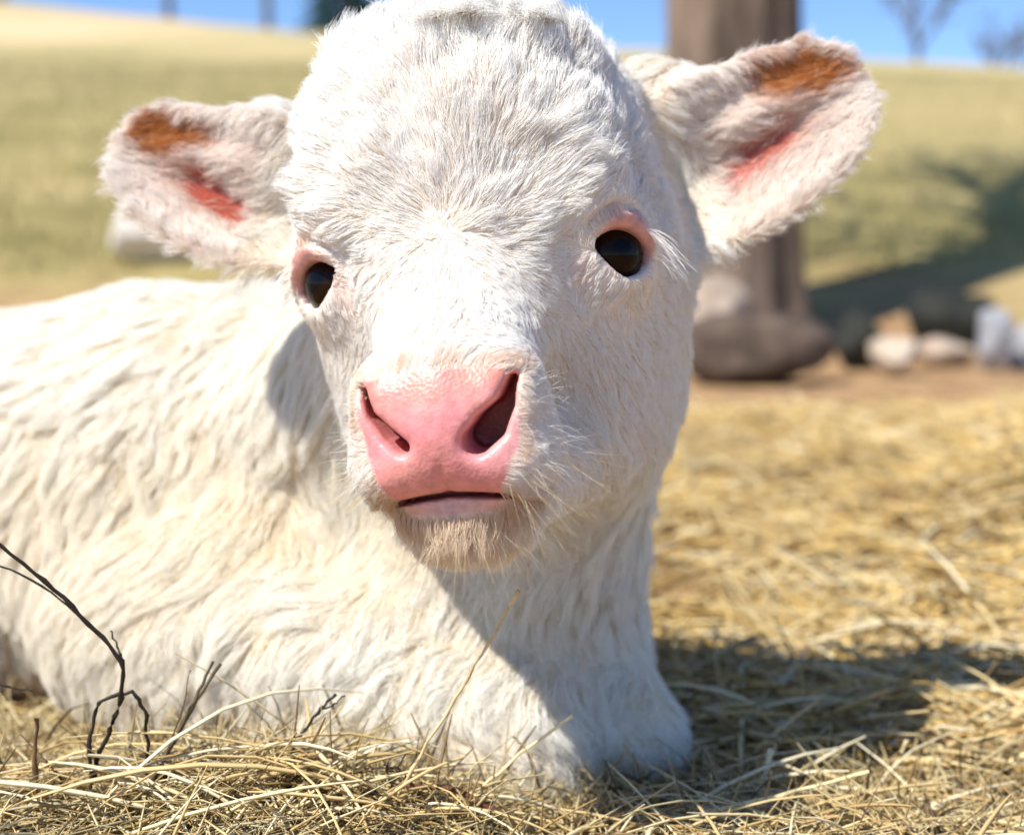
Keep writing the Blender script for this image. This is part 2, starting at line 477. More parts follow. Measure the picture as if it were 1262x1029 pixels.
def ear_mid(t, bn, e):
    """height of the middle surface of the ear over its chord plane"""
    cupd = .019 * np.clip(1.25 - t, .12, 1)
    return cupd * (np.abs(bn) ** 1.7) - .016 + .010 * t + .008 * np.exp(-((bn - .25) / .22) ** 2) * sstep(.1, .4, t) * sstep(1.0, .6, t)
def ear_sdf(p, e, W):
    q = ear_local(p, e); t = q[:, 0] / e['L']
    wd = ear_wb(np.clip(t, -.2, 1), q[:, 1], W)
    bn = q[:, 1] / wd
    c0 = ear_mid(np.clip(t, 0, 1), np.clip(bn, -1.2, 1.2), e)
    d1 = np.abs(q[:, 2] - c0) * .8 - (.0033 - .0012 * np.clip(t, 0, 1))
    d2 = np.abs(q[:, 1]) - wd
    d3 = np.maximum(-q[:, 0] - .012, q[:, 0] - e['L'])
    return smax(smax(d1, d2 * .9, .006), d3, .006)

EYES = []
for sgn in (-1, 1):
    c = np.array([sgn * (.0690 if sgn > 0 else .0688), -.001 if sgn > 0 else -.003, 0.0]); o = unit(np.array([sgn * (.70 if sgn > 0 else .52), -.74, .08]))
    h = unit(np.cross(np.array([0, 0, 1.]), o)); v = np.cross(o, h)       # h along the lids, v up
    if sgn > 0: ang = math.radians(-24)
    else: ang = math.radians(24)
    h2 = math.cos(ang) * h + math.sin(ang) * v; v2 = np.cross(o, h2)
    EYES.append(dict(c=c, o=o, h=h2, v=v2, r=.0182))

NOSTRIL = np.array([[.0335, -.0485], [.0300, -.0590], [.0225, -.0680], [.0165, -.0735]])
NOST_R = {1: [.0018, .0040, .0070, .0062], -1: [.0016, .0020, .0031, .0034]}

def head_sdf(q):
    ax = np.stack([np.abs(q[:, 0]), q[:, 1], q[:, 2]], -1)
    d = ell(q, (-.002, .055, .038), (.0865, .086, .089), 3.0)
    d = smin(d, ell(q, (0, .0, .045), (.066, .045, .075)), .03)
    d = smin(d, cap(q, (0, .02, .0), (0, -.073, -.050), .052, .0335), .03)
    d = smin(d, ell(ax, (.062, .014, .012), (.024, .03, .03)), .022)               # brow / orbit
    d = smin(d, ell(ax, (.055, -.014, .033), (.024, .020, .016)), .016)               # brow ridge
    d = smin(d, ell(q, (0, -.078, -.072), (.043, .040, .034)), .022)               # muzzle
    d = smin(d, ell(ax, (.027, -.088, -.056), (.0145, .022, .018)), .014)          # nostril wings
    d = smin(d, ell(ax, (.026, -.078, -.086), (.022, .034, .018)), .014)           # upper lip
    d = smin(d, ell(ax, (.052, .052, -.046), (.038, .060, .070)), .035)            # cheek
    d = smin(d, cap(ax, (.006, -.060, -.110), (.040, .066, -.088), .018, .040), .026)   # jaw
    # mouth: cut before the chin is added so lips stay apart
    d = smin(d, ell(q, (0, -.068, -.1155), (.025, .030, .0150)), .014)
    zl = -.0978 - 4.5 * q[:, 0] ** 2 - .10 * np.clip(q[:, 1] + .1, 0, None)
    groove = np.maximum(np.abs(q[:, 2] - zl) - .0011, q[:, 1] + .0925 - 9.0 * q[:, 0] ** 2)
    d = smax(d, -groove, .0035)
    d = smin(d, ell(q, (0, -.083, -.1062), (.027, .017, .0048)), .006)              # lower lip edge
    for s in (-1, 1):
        P2 = np.stack([q[:, 0] * s, q[:, 2]], -1)
        nd = np.full(len(q), 9., np.float32)
        for i in range(3):
            a = NOSTRIL[i].astype(np.float32); b = NOSTRIL[i + 1].astype(np.float32); e = b - a
            t = np.clip(((P2 - a) @ e) / (e @ e), 0, 1)
            ra, rb = NOST_R[s][i], NOST_R[s][i + 1]
            nd = np.minimum(nd, np.sqrt(((P2 - a - t[:, None] * e) ** 2).sum(-1)) - (ra + (rb - ra) * t))
        nd = np.maximum(nd, q[:, 1] + .082)
        d = smax(d, -nd, .005)
    d = d + .0022 * snoise(q, 85, 2) * sstep(.01, .05, q[:, 2]) + .0010 * snoise(q, 190, 1) * sstep(-.02, .03, q[:, 2])
    # philtrum hint
    d = d + .0010 * np.exp(-(q[:, 0] / .002) ** 2) * (q[:, 1] < -.1) * sstep(-.075, -.085, q[:, 2])
    for E in EYES:
        r = q - E['c'].astype(np.float32)
        u = r @ E['o'].astype(np.float32); a = r @ E['h'].astype(np.float32); b = r @ E['v'].astype(np.float32)
        d = smin(d, np.sqrt((r * r).sum(-1)) - .0190, .020)
        inn = np.clip(-a * np.sign(E['c'][0]) / .015, 0, 1.3)
        op = (np.sqrt((a / (.0150 + .0030 * inn)) ** 2 + ((b + .0016 * inn) / (.0126 - .0030 * inn)) ** 2) - 1) * .0115
        op = smax(op, b - .0094 + .12 * a * np.sign(E['c'][0]), .005)
        cut = np.maximum(op, -u + .004)
        # crease above the upper lid
        re = np.sqrt((a / 1.25) ** 2 + b ** 2)
        d = d - .0016 * np.exp(-((re - .0158) / .0022) ** 2) * sstep(.0, .007, b) * sstep(0, .006, u)
        cr = np.abs(re - .0205) - .0006
        d = d + .0022 * np.exp(-(np.clip(cr, 0, None) / .0016) ** 2) * sstep(.0, .006, b) * sstep(0, .006, u)
        d = smax(d, -cut, .004)
    return d

def calf_sdf(p):
    p = p.astype(np.float32)
    d = head_sdf(to_head(p))
    for e, W in zip(EARS, EAR_W):
        d = smin(d, ear_sdf(p, e, W), .020)
    d = smin(d, ell(p, at(812, 138, .845), (.032, .03, .028)), .025)
    d = smin(d, ell(p, at(352, 190, .835), (.024, .03, .026)), .025)
    nb = cap(p, (.006, .815, .325), (-.105, .99, .17), .076, .098)
    nb = smin(nb, cap(p, (.032, .818, .270), (-.014, .90, .12), .062, .080), .05)
    nb = smin(nb, ell(p, (-.028, .915, .12), (.078, .085, .115)), .05)
    nb = smin(nb, ell(p, (-.222, 1.04, .160), (.190, .135, .150)), .06)
    q = rot2(p, (-.44, 1.13, .135), math.radians(-22))
    nb = smin(nb, ell(q, (0, 0, 0), (.36, .17, .148)), .06)
    q = rot2(p, (-.76, 1.24, .14), math.radians(-22))
    nb = smin(nb, ell(q, (0, 0, 0), (.19, .165, .150)), .05)
    nb = smin(nb, ell(p, (-.66, 1.04, .10), (.15, .10, .11)), .05)                  # thigh
    nb = smin(nb, cap(p, (-.60, .96, .06), (-.42, .93, .035), .05, .032), .03)      # stifle
    nb = smin(nb, cap(p, (-.42, .93, .035), (-.66, .90, .03), .03, .025), .02)
    nb = smin(nb, cap(p, (-.93, 1.28, .22), (-.97, 1.24, .03), .03, .018), .03)      # tail
    nb = smin(nb, ell(p, (-.20, .93, .085), (.12, .085, .085)), .05)                # elbow, near side
    nb = smin(nb, cap(p, (-.17, .885, .085), (.000, .800, .040), .065, .038), .05)   # near forearm
    nb = smin(nb, cap(p, (.000, .800, .034), (-.13, .79, .024), .026, .020), .02)   # folded cannon
    nb = smin(nb, cap(p, (-.008, .935, .115), (.062, .836, .036), .054, .033), .03)     # far forearm
    nb = smin(nb, cap(p, (.062, .840, .030), (.025, .96, .022), .026, .020), .02)
    nb = nb + .005 * snoise(p, 22, 3) + .003 * snoise(p, 50, 1)
    d = smin(d, nb, .045)
    return d

def iso_surface():
    xs = axis([(-1.06, -.34, .012), (-.34, -.25, .006), (-.25, -.15, .0034), (-.15, .12, .0023), (.12, .23, .0034), (.23, .26, .006)])
    ys = axis([(.555, .70, .0018), (.70, .86, .0028), (.86, 1.02, .006), (1.02, 1.48, .012)])
    zs = axis([(-.03, .16, .007), (.16, .19, .0021), (.19, .25, .0014), (.25, .30, .0021), (.30, .44, .0027), (.44, .50, .004)])
    shp = (len(xs), len(ys), len(zs))
    st = 4
    xi, yi, zi = (np.minimum(np.arange(0, n + st - 1, st), n - 1) for n in shp)
    cg = np.stack(np.meshgrid(xs[xi], ys[yi], zs[zi], indexing='ij'), -1).reshape(-1, 3)
    cv = calf_sdf(cg).reshape(len(xi), len(yi), len(zi))
    up = lambda n: np.minimum((np.arange(n) + st // 2) // st, (n + st - 2) // st)
    Fv = cv[np.ix_(up(shp[0]), up(shp[1]), up(shp[2]))].astype(np.float32)
    sp = lambda a: np.gradient(a) * st * 1.0
    rad = np.sqrt(sp(xs)[:, None, None] ** 2 + sp(ys)[None, :, None] ** 2 + sp(zs)[None, None, :] ** 2) * 1.15 + .006
    idx = np.nonzero(np.abs(Fv) < rad)
    P_ = np.stack([xs[idx[0]], ys[idx[1]], zs[idx[2]]], -1).astype(np.float32)
    vals = np.concatenate([calf_sdf(P_[i:i + 200000]) for i in range(0, len(P_), 200000)])
    Fv[idx] = vals
    S = Fv < 0
    # surface nets
    c = np.zeros(tuple(n - 1 for n in shp), np.int8)
    for dx in (0, 1):
        for dy in (0, 1):
            for dz in (0, 1):
                c += S[dx:shp[0] - 1 + dx, dy:shp[1] - 1 + dy, dz:shp[2] - 1 + dz]
    cells = np.nonzero((c > 0) & (c < 8))
    vid = np.full(c.shape, -1, np.int32); vid[cells] = np.arange(len(cells[0]))
    ci = np.stack(cells, -1)
    acc = np.zeros((len(ci), 3)); cnt = np.zeros(len(ci))
    corners = [(a, b, d) for a in (0, 1) for b in (0, 1) for d in (0, 1)]
    AX = (xs, ys, zs)
    for a in corners:
        for k in range(3):
            if a[k]: continue
            b = list(a); b[k] = 1
            A = ci + np.array(a); B = ci + np.array(b)
            fa = Fv[A[:, 0], A[:, 1], A[:, 2]]; fb = Fv[B[:, 0], B[:, 1], B[:, 2]]
            m = (fa < 0) != (fb < 0)
            t = np.where(m, fa / np.where(m, fa - fb, 1), 0)
            pa = np.stack([AX[i][A[:, i]] for i in range(3)], -1); pb = np.stack([AX[i][B[:, i]] for i in range(3)], -1)
            acc[m] += (pa + (pb - pa) * t[:, None])[m]; cnt[m] += 1
    V = acc / cnt[:, None]
    quads = []
    for k in range(3):
        o1, o2 = [(1, 2), (2, 0), (0, 1)][k]
        sl0 = [slice(1, n - 1) for n in shp]; sl1 = [slice(1, n - 1) for n in shp]
        sl0[k] = slice(0, shp[k] - 1); sl1[k] = slice(1, shp[k])
        a = S[tuple(sl0)]; b = S[tuple(sl1)]
        ed = np.nonzero(a != b)
        base = np.stack(ed, -1)
        off = np.ones(3, int); off[k] = 0
        g = base + off
        def vv(s1, s2):
            h = g.copy(); h[:, o1] -= s1; h[:, o2] -= s2
            return vid[h[:, 0], h[:, 1], h[:, 2]]
        qd = np.stack([vv(1, 1), vv(0, 1), vv(0, 0), vv(1, 0)], -1)
        flip = ~a[ed]
        qd[flip] = qd[flip][:, ::-1]
        quads.append(qd)
    Q = np.concatenate(quads); Q = Q[(Q >= 0).all(1)]
    for _ in range(2):
        eps = 5e-4
        f0 = calf_sdf(V)
        G = np.stack([(calf_sdf(V + eps * np.eye(3)[i]) - f0) / eps for i in range(3)], -1)
        V = V - G * np.clip(f0 / np.maximum((G * G).sum(1), .2), -.002, .002)[:, None]
    return V, Q

CV, CQ = iso_surface()
# face normals -> vertex normals
def vert_normals(V, Q):
    fn = np.cross(V[Q[:, 2]] - V[Q[:, 0]], V[Q[:, 3]] - V[Q[:, 1]])
    N = np.zeros_like(V)
    for k in range(4): np.add.at(N, Q[:, k], fn)
    return unit(N)
CN = vert_normals(CV, CQ)

# ---- regions of the coat
def regions(p, n):
    """masks 0..1 at surface points"""
    q = to_head(p.astype(np.float32)).astype(float); nh = n @ HR
    R = {}
    ax = np.abs(q[:, 0])
    headw = sstep(.14, .09, np.linalg.norm((q - [0, .02, 0]) / [1, 1.25, 1.3], axis=1) * .9)
    headw = np.maximum(headw, sstep(.045, .005, q[:, 1]) * sstep(-.175, -.145, q[:, 2]) * sstep(.2, .16, np.linalg.norm(q, axis=1)))
    # bare pink nose pad
    zt = -.0400 - .004 * (ax / .036) ** 2
    half = np.interp(q[:, 2], [-.112, -.100, -.085, -.065, -.045], [.019, .0235, .0315, .0368, .0355]) + .0012 * snoise(p, 240, 2)
    pad = sstep(.002, -.002, ax - half) * sstep(.0015, -.0025, q[:, 2] - zt) * sstep(-.1020, -.0990, q[:, 2]) * sstep(-.070, -.080, q[:, 1])
    inn = sstep(-.092, -.086, q[:, 1]) * (q[:, 1] < -.04) * sstep(.03, .02, np.abs(q[:, 2] + .062)) * (ax < .034) * (q[:, 1] < -.07)
    R['pad'] = pad; R['nostril'] = inn * pad
    lip = sstep(.026, .019, ax) * sstep(-.1085, -.1060, q[:, 2] + .0) * sstep(-.0965, -.0985, q[:, 2] + 4.5 * ax ** 2) * sstep(-.080, -.088, q[:, 1])
    R['lip'] = lip
    R['padnear'] = sstep(.008, .001, ax - half) * sstep(.010, .001, q[:, 2] - zt) * sstep(-.108, -.100, q[:, 2]) * sstep(-.060, -.072, q[:, 1])
    R['mouth'] = sstep(.040, .032, ax) * sstep(.0028, .0014, np.abs(q[:, 2] + .0980 + 4.5 * ax ** 2)) * sstep(-.068, -.074, q[:, 1]) * sstep(-.108, -.102, q[:, 1])
    eye = np.zeros(len(p)); duct = np.zeros(len(p)); bare = np.zeros(len(p))
    for E in EYES:
        r = q - E['c']; u = r @ E['o']; a = r @ E['h']; b = r @ E['v']
        rr = np.sqrt((a / 1.22) ** 2 + b ** 2) + .0022 * np.clip(a * np.sign(E['c'][0]) / .013, 0, 1)
        eye = np.maximum(eye, sstep(.0165, .0135, rr - .0028 * np.clip(b / .012, -.6, 1)) * (u > -.004))
        bare = np.maximum(bare, sstep(.0140, .0128, rr - .0012 * np.clip(b / .012, -1, 1)) * (u > -.006))
        s = np.sign(E['c'][0])
        dq = q - (E['c'] + np.array([-s * .013, -.014, -.002]))
        duct = np.maximum(duct, sstep(.017, .008, np.linalg.norm(dq * [1, 1, .8], axis=1)))
    R['eye'] = eye; R['duct'] = duct; R['bare_eye'] = bare
    ear = np.zeros(len(p)); inner = np.zeros(len(p)); brown = np.zeros(len(p)); red = np.zeros(len(p)); rim = np.zeros(len(p))
    ei = np.full(len(p), -1); et = np.zeros(len(p)); eb = np.zeros(len(p))
    for i, (e, W) in enumerate(zip(EARS, EAR_W)):
        l = ear_local(p.astype(np.float32), e).astype(float); t = l[:, 0] / e['L']
        wd = ear_wb(np.clip(t, 0, 1), l[:, 1], W); bn = l[:, 1] / wd
        near = (t > .08) & (t < 1.1) & (np.abs(bn) < 1.35) & (np.abs(l[:, 2]) < .035)
        m = near * sstep(.10, .24, t)
        ear = np.maximum(ear, m); ei[near & (t > .12)] = i; et[near] = t[near]; eb[near] = bn[near]
        fc = (n @ e['R'])[:, 2]
        inn_ = m * sstep(-.1, .3, fc)
        inner = np.maximum(inner, inn_)
        brown = np.maximum(brown, inn_ * sstep(.44, .18, np.sqrt(((t - .74) / .72) ** 2 + ((bn - .50 + .5 * (t - .74)) / 1.2) ** 2) + .07 * snoise(p, 110, 3)) )
        red = np.maximum(red, inn_ * sstep(.40, .12, np.abs(bn + .22 - .55 * (t - .4)) + .05 * snoise(p, 130, 2)) * sstep(.14, .26, t) * sstep(.78, .55, t))
        rim = np.maximum(rim, m * sstep(.72, .95, np.maximum(np.abs(bn), (t - .12) / .88)))
    R.update(ear=ear, inner=inner, brown=brown, red=red, rim=rim, ei=ei, et=et, eb=eb)
    R['head'] = headw; R['q'] = q; R['ax'] = ax
    # stained hair round the mouth and chin
    R['chin'] = sstep(-.092, -.106, q[:, 2]) * sstep(-.02, -.055, q[:, 1]) * (ax < .05)
    return R

def skin_tint(p, n):
    R = regions(p, n)
    c = np.tile(np.array([.80, .70, .55]), (len(p), 1))
    c = mix(c, np.array([.70, .62, .55]), R['head'][:, None])
    nz = (.5 + .5 * snoise(p, 160, 3))[:, None]
    padc = mix(np.array([.66, .245, .245]), np.array([.72, .30, .27]), nz)
    q = R['q']
    orange = (sstep(-.062, -.046, q[:, 2]) * (.55 + .45 * nz[:, 0]))[:, None]
    padc = mix(padc, np.array([.60, .20, .12]), orange * .75)
    spots = sstep(1.15, 1.5, snoise(p, 330, 2) + .5 * snoise(p, 90, 4))[:, None] * .45
    padc = mix(padc, np.array([.40, .12, .09]), spots)
    pale = sstep(.2, 1.0, snoise(p, 70, 1))[:, None] * .3
    padc = mix(padc, np.array([.74, .40, .38]), pale)
    c = mix(c, padc, R['pad'][:, None])
    c = mix(c, np.array([.22, .03, .03]), R['nostril'][:, None] * .85)
    c = mix(c, np.array([.66, .40, .35]), R['lip'][:, None])
    c = mix(c, np.array([.28, .08, .07]), R['mouth'][:, None])
    c = mix(c, np.array([.60, .30, .26]), np.maximum(R['eye'], R['duct'] * .75)[:, None])
    c = mix(c, np.array([.68, .44, .36]), R['inner'][:, None])
    c = mix(c, np.array([.34, .060, .028]), R['red'][:, None])
    c = mix(c, np.array([.42, .16, .05]), (R['brown'] * .9)[:, None])
    return c

calf = empty('calf', (-.2, .98, 0))
tag(calf, 'white calf with pink nose lying on straw and facing the viewer', 'calf')
def under_calf(o):
    o.parent = calf; o.matrix_parent_inverse = Matrix.Translation((.2, -.98, 0)); return o
body = under_calf(mesh_np('body', CV, CQ, M_SKIN, None, True, skin_tint(CV, CN)))

# ---- eyes
def eye_mat():
    m, t, b = new_mat('calf_eye')
    a = t.nodes.new('ShaderNodeAttribute'); a.attribute_name = 'tint'
    t.links.new(a.outputs['Color'], b.inputs['Base Color'])
    b.inputs['Roughness'].default_value = 0.09; b.inputs['Specular IOR Level'].default_value = 0.13
    b.inputs['Coat Weight'].default_value = 0.0
    return m
M_EYE = eye_mat()
for E in EYES:
    n1, n2 = 40, 48
    th = np.linspace(0, np.pi, n1); ph = np.linspace(0, 2 * np.pi, n2, endpoint=False)
    T, Pp = np.meshgrid(th, ph, indexing='ij')
    rad = E['r'] * (1 + .03 * np.exp(-(T / .5) ** 2))
    uu, aa, bb = rad * np.cos(T), rad * np.sin(T) * np.cos(Pp), rad * np.sin(T) * np.sin(Pp)
    L3 = uu[..., None] * E['o'] + aa[..., None] * E['h'] + bb[..., None] * E['v']
    Wp = from_head((E['c'] + L3).reshape(-1, 3) - E['o'] * .0004)
    i, j = np.meshgrid(np.arange(n1 - 1), np.arange(n2), indexing='ij'); i = i.ravel(); j = j.ravel(); k = (j + 1) % n2
    Fq = np.stack([i * n2 + j, (i + 1) * n2 + j, (i + 1) * n2 + k, i * n2 + k], -1)
    ir = np.sqrt((aa / .0150) ** 2 + (bb / .0140) ** 2).ravel(); pu = np.sqrt((aa / .0085) ** 2 + (bb / .0048) ** 2).ravel()
    c = np.tile(np.array([.10, .07, .055]), (len(Wp), 1))
    c = mix(c, np.array([.014, .006, .003]), sstep(1.08, .96, ir)[:, None])
    c = mix(c, np.array([.004, .004, .005]), sstep(1.15, .9, pu)[:, None])
    under_calf(mesh_np('eye', Wp, Fq, M_EYE, None, True, c))

# ---- coat: strands grown from the skin
def sample(V, Q, N, dens, n, rg):
    tri = np.concatenate([Q[:, [0, 1, 2]], Q[:, [0, 2, 3]]])
    A = np.linalg.norm(np.cross(V[tri[:, 1]] - V[tri[:, 0]], V[tri[:, 2]] - V[tri[:, 0]]), axis=1)
    wgt = A * dens[tri].mean(1); cdf = np.cumsum(wgt); cdf /= cdf[-1]
    t = tri[np.searchsorted(cdf, rg.uniform(0, 1, n))]
    u, v = rg.uniform(0, 1, (2, n)); f = u + v > 1; u[f] = 1 - u[f]; v[f] = 1 - v[f]
    b = np.stack([1 - u - v, u, v], -1)[..., None]
    return (V[t] * b).sum(1), unit((N[t] * b).sum(1))

def tangent(d, n): return unit(d - n * (d * n).sum(-1, keepdims=True))

WHORL = np.array([-.002, -.040, .014])
def flow(p, n, R):
    """unit hair direction in the tangent plane"""
    q = R['q']; nh = n @ HR
    # head: radiates from the whorl between the eyes
    r = q - WHORL
    rad = r.copy()
    rad[:, 0] *= 1.15
    swirl = np.stack([-r[:, 2], 0 * r[:, 0], r[:, 0]], -1) * .25
    hd = unit(rad + swirl)
    # cheeks: back and down
    ck = sstep(-.01, -.05, q[:, 2]) * sstep(.03, .055, R['ax'])
    hd = unit(mix(hd, np.array([0, .8, -.55]) + 0 * hd, ck[:, None]))
    # poll: tuft rises up
    top = sstep(.098, .118, q[:, 2])
    hd = unit(mix(hd, np.stack([q[:, 0] * 6, -.55 + 0 * q[:, 0], .9 + 0 * q[:, 0]], -1), top[:, None]))
    # muzzle: away from the nose pad
    mz = sstep(-.025, -.085, q[:, 1]) * sstep(-.01, -.05, q[:, 2])
    md = np.stack([np.sign(q[:, 0]) * .8 * sstep(.0, .03, R['ax']), .85 + 0 * q[:, 0], -.35 + 1.2 * sstep(-.055, -.040, q[:, 2])], -1)
    hd = unit(mix(hd, unit(md), mz[:, None]))
    for E in EYES:
        r_ = q - E['c']; a_ = r_ @ E['h']; b_ = r_ @ E['v']; u_ = r_ @ E['o']
        nr = sstep(.046, .025, np.sqrt(r_[:, 0] ** 2 + r_[:, 1] ** 2 + r_[:, 2] ** 2)) * (u_ > -.01)
        hd = unit(mix(hd, unit(a_[:, None] * E['h'] + b_[:, None] * E['v'] + np.array([0, .004, -.004])), (nr * .9)[:, None]))
    ch = R['chin']
    hd = unit(mix(hd, unit(np.stack([q[:, 0] * 12, -.10 + 0 * q[:, 0], -1 + 0 * q[:, 0]], -1)), ch[:, None]))
    hw = hd @ HR.T
    # body: down the sides, back along the flank
    bx = np.stack([-.42 * sstep(.0, -.35, p[:, 0]) + .5 * sstep(.02, .1, p[:, 0]), -.05 + 0 * p[:, 0], -1 + 0 * p[:, 0]], -1)
    up = sstep(.5, .95, n[:, 2])
    bx = mix(bx, np.array([-.9, -.35, -.25]), up[:, None])
    leg = sstep(.10, .05, p[:, 2]) * sstep(.93, .86, p[:, 1])
    bx = mix(bx, np.stack([.9 + 0 * p[:, 0], -.3 + 0 * p[:, 0], -.5 + 0 * p[:, 0]], -1), (leg * sstep(.05, .0, p[:, 0]))[:, None])
    wn = np.stack([snoise(p, 14, 1), snoise(p, 14, 2), snoise(p, 14, 3)], -1)
    bx = bx + .45 * wn
    d = mix(unit(bx), hw, R['head'][:, None])
    # ears: out along the ear, from the middle towards the edges
    for i, e in enumerate(EARS):
        m = R['ei'] == i
        l = np.stack([.85 + 0 * R['eb'], .75 * np.clip(R['eb'], -1, 1), 0 * R['eb']], -1)
        inn = (R['inner'] > .5)
        l = np.where(inn[:, None], np.stack([.8 + 0 * R['eb'], .15 - .9 * sstep(.15, .9, np.abs(R['eb'])) * np.sign(R['eb']) * np.where(R['et'] < .75, 1, .2), .15 + 0 * R['eb']], -1), l)
        d = np.where((m)[:, None], mix(d, unit(l) @ e['R'].T.astype(float), np.clip(R['ear'] * 1.5, 0, 1)[:, None]), d)
    return tangent(d, n)

def curves_np(name, P, rad, col, mat):
    n, k = P.shape[:2]
    hc = bpy.data.hair_curves.new(name)
    hc.add_curves([k] * n)
    hc.attributes['position'].data.foreach_set('vector', np.ascontiguousarray(P, np.float32).ravel())
    ra = hc.attributes.get('radius') or hc.attributes.new('radius', 'FLOAT', 'POINT')
    ra.data.foreach_set('value', np.ascontiguousarray(rad, np.float32).ravel())
    ca = hc.attributes.new('tint', 'FLOAT_COLOR', 'CURVE')
    c4 = np.ones((n, 4), np.float32); c4[:, :3] = col
    ca.data.foreach_set('color', c4.ravel())
    hc.materials.append(mat)
    o = bpy.data.objects.new(name, hc); COL.objects.link(o)
    return o

def nearest(P, C):
    kd = kdtree.KDTree(len(C))
    for i, c in enumerate(C): kd.insert(c, i)
    kd.balance()
    f = kd.find
    return np.fromiter((f(p)[1] for p in P), np.int64, len(P))

def grow_hair(p, n, R, K, rg, clump_n, rbase):
    N = len(p)
    d = flow(p, n, R)
    q = R['q']; H = R['head']; E = np.clip(R['ear'] * 1.4, 0, 1)
    # lengths
    body_L = .036 + .011 * snoise(p, 9, 5)
    legm = sstep(.11, .05, p[:, 2]) * sstep(.93, .86, p[:, 1]) * sstep(-.16, -.08, p[:, 0])
    body_L = body_L * mix(1.0, .45, legm)
    fore = sstep(-.02, .03, q[:, 2])
    head_L = mix(.0130, .0195, fore)
    head_L = mix(head_L, .0340, sstep(.080, .115, q[:, 2]))
    head_L = mix(head_L, .0068, sstep(.050, .032, np.sqrt((R['ax'] - .070) ** 2 + q[:, 2] ** 2 + (q[:, 1] + .01) ** 2)))
    head_L = mix(head_L, .0058, sstep(-.03, -.085, q[:, 1]))
    head_L = mix(head_L, .0170, R['chin'])
    head_L = mix(head_L, .0034, np.maximum(R['eye'], R['duct'] * .7))
    L = mix(body_L, head_L, H)
    ear_L = mix(.0065, .018, np.maximum(R['rim'] * .75, R['inner'] * .7)) * mix(1, .75, R['brown'])
    L = mix(L, ear_L, E)
    # lift off the skin
    lift = mix(.42 + 0 * L, mix(.38, .52, sstep(.07, .12, q[:, 2])), H)
    lift = mix(lift, .85, R['chin'] * H)
    lift = mix(lift, .62, sstep(-.06, -.09, q[:, 1]) * H * (1 - R['chin']))
    lift = mix(lift, .32 + .2 * R['rim'], E)
    clumpy = mix(.76 + 0 * L, .48 + .08 * fore + .12 * R['chin'], H); clumpy = mix(clumpy, .40, legm * (1 - H)); clumpy = mix(clumpy, .68, sstep(.09, .115, q[:, 2]) * H); clumpy = mix(clumpy, .42, E)
    # clumps
    ci = rg.choice(N, clump_n, replace=False)
    cid = nearest(p, p[ci])
    cs = rg.uniform(0, 1, (clump_n, 6))
    cl = cs[cid]
    L = L * (0.78 + .34 * cl[:, 0]) * rg.uniform(.6, 1.15, N)
    side = np.cross(n, d)
    # each lock leans its own way
    lean = ((cl[:, 1] - .5) * mix(.85, .40, H) + snoise(p, 60, 4) * .22)[:, None] * side + rg.normal(0, .20, (N, 1)) * side + rg.normal(0, .10, (N, 1)) * n
    lift = lift * (.7 + .6 * cl[:, 2])
    lean_x = rg.normal(0, .30, (N, 3)) * (R['chin'] * H + .5 * sstep(.10, .12, q[:, 2]) * H)[:, None]
    d0 = unit(d + lean + lean_x + n * lift[:, None])
    g = np.array([0, 0, -1.0]) * mix(.5, .12, H)[:, None]
    t = np.linspace(0, 1, K)
    P = np.empty((N, K, 3))
    bend = unit(d + lean * .8 + lean_x - n * .25 * lift[:, None] + g)
    ph = cl[:, 3] * 6.28
    wav = mix(.12, .08, H) * L
    for k in range(K):
        tk = t[k]
        P[:, k] = p + L[:, None] * (d0 * (tk - .42 * tk * tk) + bend * (.42 * tk * tk))
        P[:, k] += side * (wav * np.sin(ph + tk * (3.5 + 3 * cl[:, 4])) * tk)[:, None]
    root_c = ci[cid]
    for k in range(1, K):
        c = (clumpy * t[k] ** 0.9)[:, None]
        tgt = P[root_c, k] + (p - p[root_c]) * .10
        P[:, k] = mix(P[:, k], tgt, c * .92)
    # coarse locks on the body
    c2 = rg.choice(N, clump_n // 9, replace=False); id2 = c2[nearest(p, p[c2])]
    for k in range(1, K):
        c = (mix(.48, .28 + .08 * fore, H) * (1 - E) * (1 - .7 * legm) * t[k] ** 1.2)[:, None]
        P[:, k] = mix(P[:, k], P[id2, k] + (p - p[id2]) * .35, c)
    P += (rg.normal(0, 1, (N, 1, 3)) * (t ** 1.5)[None, :, None]) * (.035 * L)[:, None, None]
    P[:, :, 2] = np.maximum(P[:, :, 2], .002)
    rad = rbase[:, None] * (1.0 - .78 * t[None] ** 1.4)
    # colour
    col = mix(np.array([.97, .945, .875]), np.array([.97, .955, .92]), H[:, None])
    warm = sstep(.15, .9, snoise(p, 8, 9))[:, None] * .35
    col = mix(col, np.array([.92, .82, .62]), warm * mix(1, .35, H)[:, None])
    col = mix(col, np.array([.80, .60, .36]), (R['chin'] * .55 * sstep(.034, .014, R['ax']) * sstep(-.134, -.114, q[:, 2]))[:, None])
    col = mix(col, np.array([.86, .62, .44]), (R['padnear'] * H * (.35 + .35 * np.clip(snoise(p, 260, 1), -1, 1)))[:, None])
    stain = np.exp(-((q[:, 2] + .099 + 4.5 * R['ax'] ** 2) / .007) ** 2) * sstep(-.05, -.07, q[:, 1]) * sstep(.012, .024, R['ax']) * H
    col = mix(col, np.array([.62, .42, .24]), (stain * .7)[:, None])
    col = mix(col, mix(np.array([.95, .90, .84]), np.array([.93, .80, .72]), (R['inner'] * (1 - R['rim']) * .35)[:, None]), E[:, None])
    col = mix(col, np.array([.56, .22, .06]), R['brown'][:, None])
    col = mix(col, np.array([.80, .55, .45]), (R['red'] * .7)[:, None])
    col = mix(col, np.array([.78, .52, .44]), (np.maximum(R['eye'], R['duct']) * .7)[:, None])
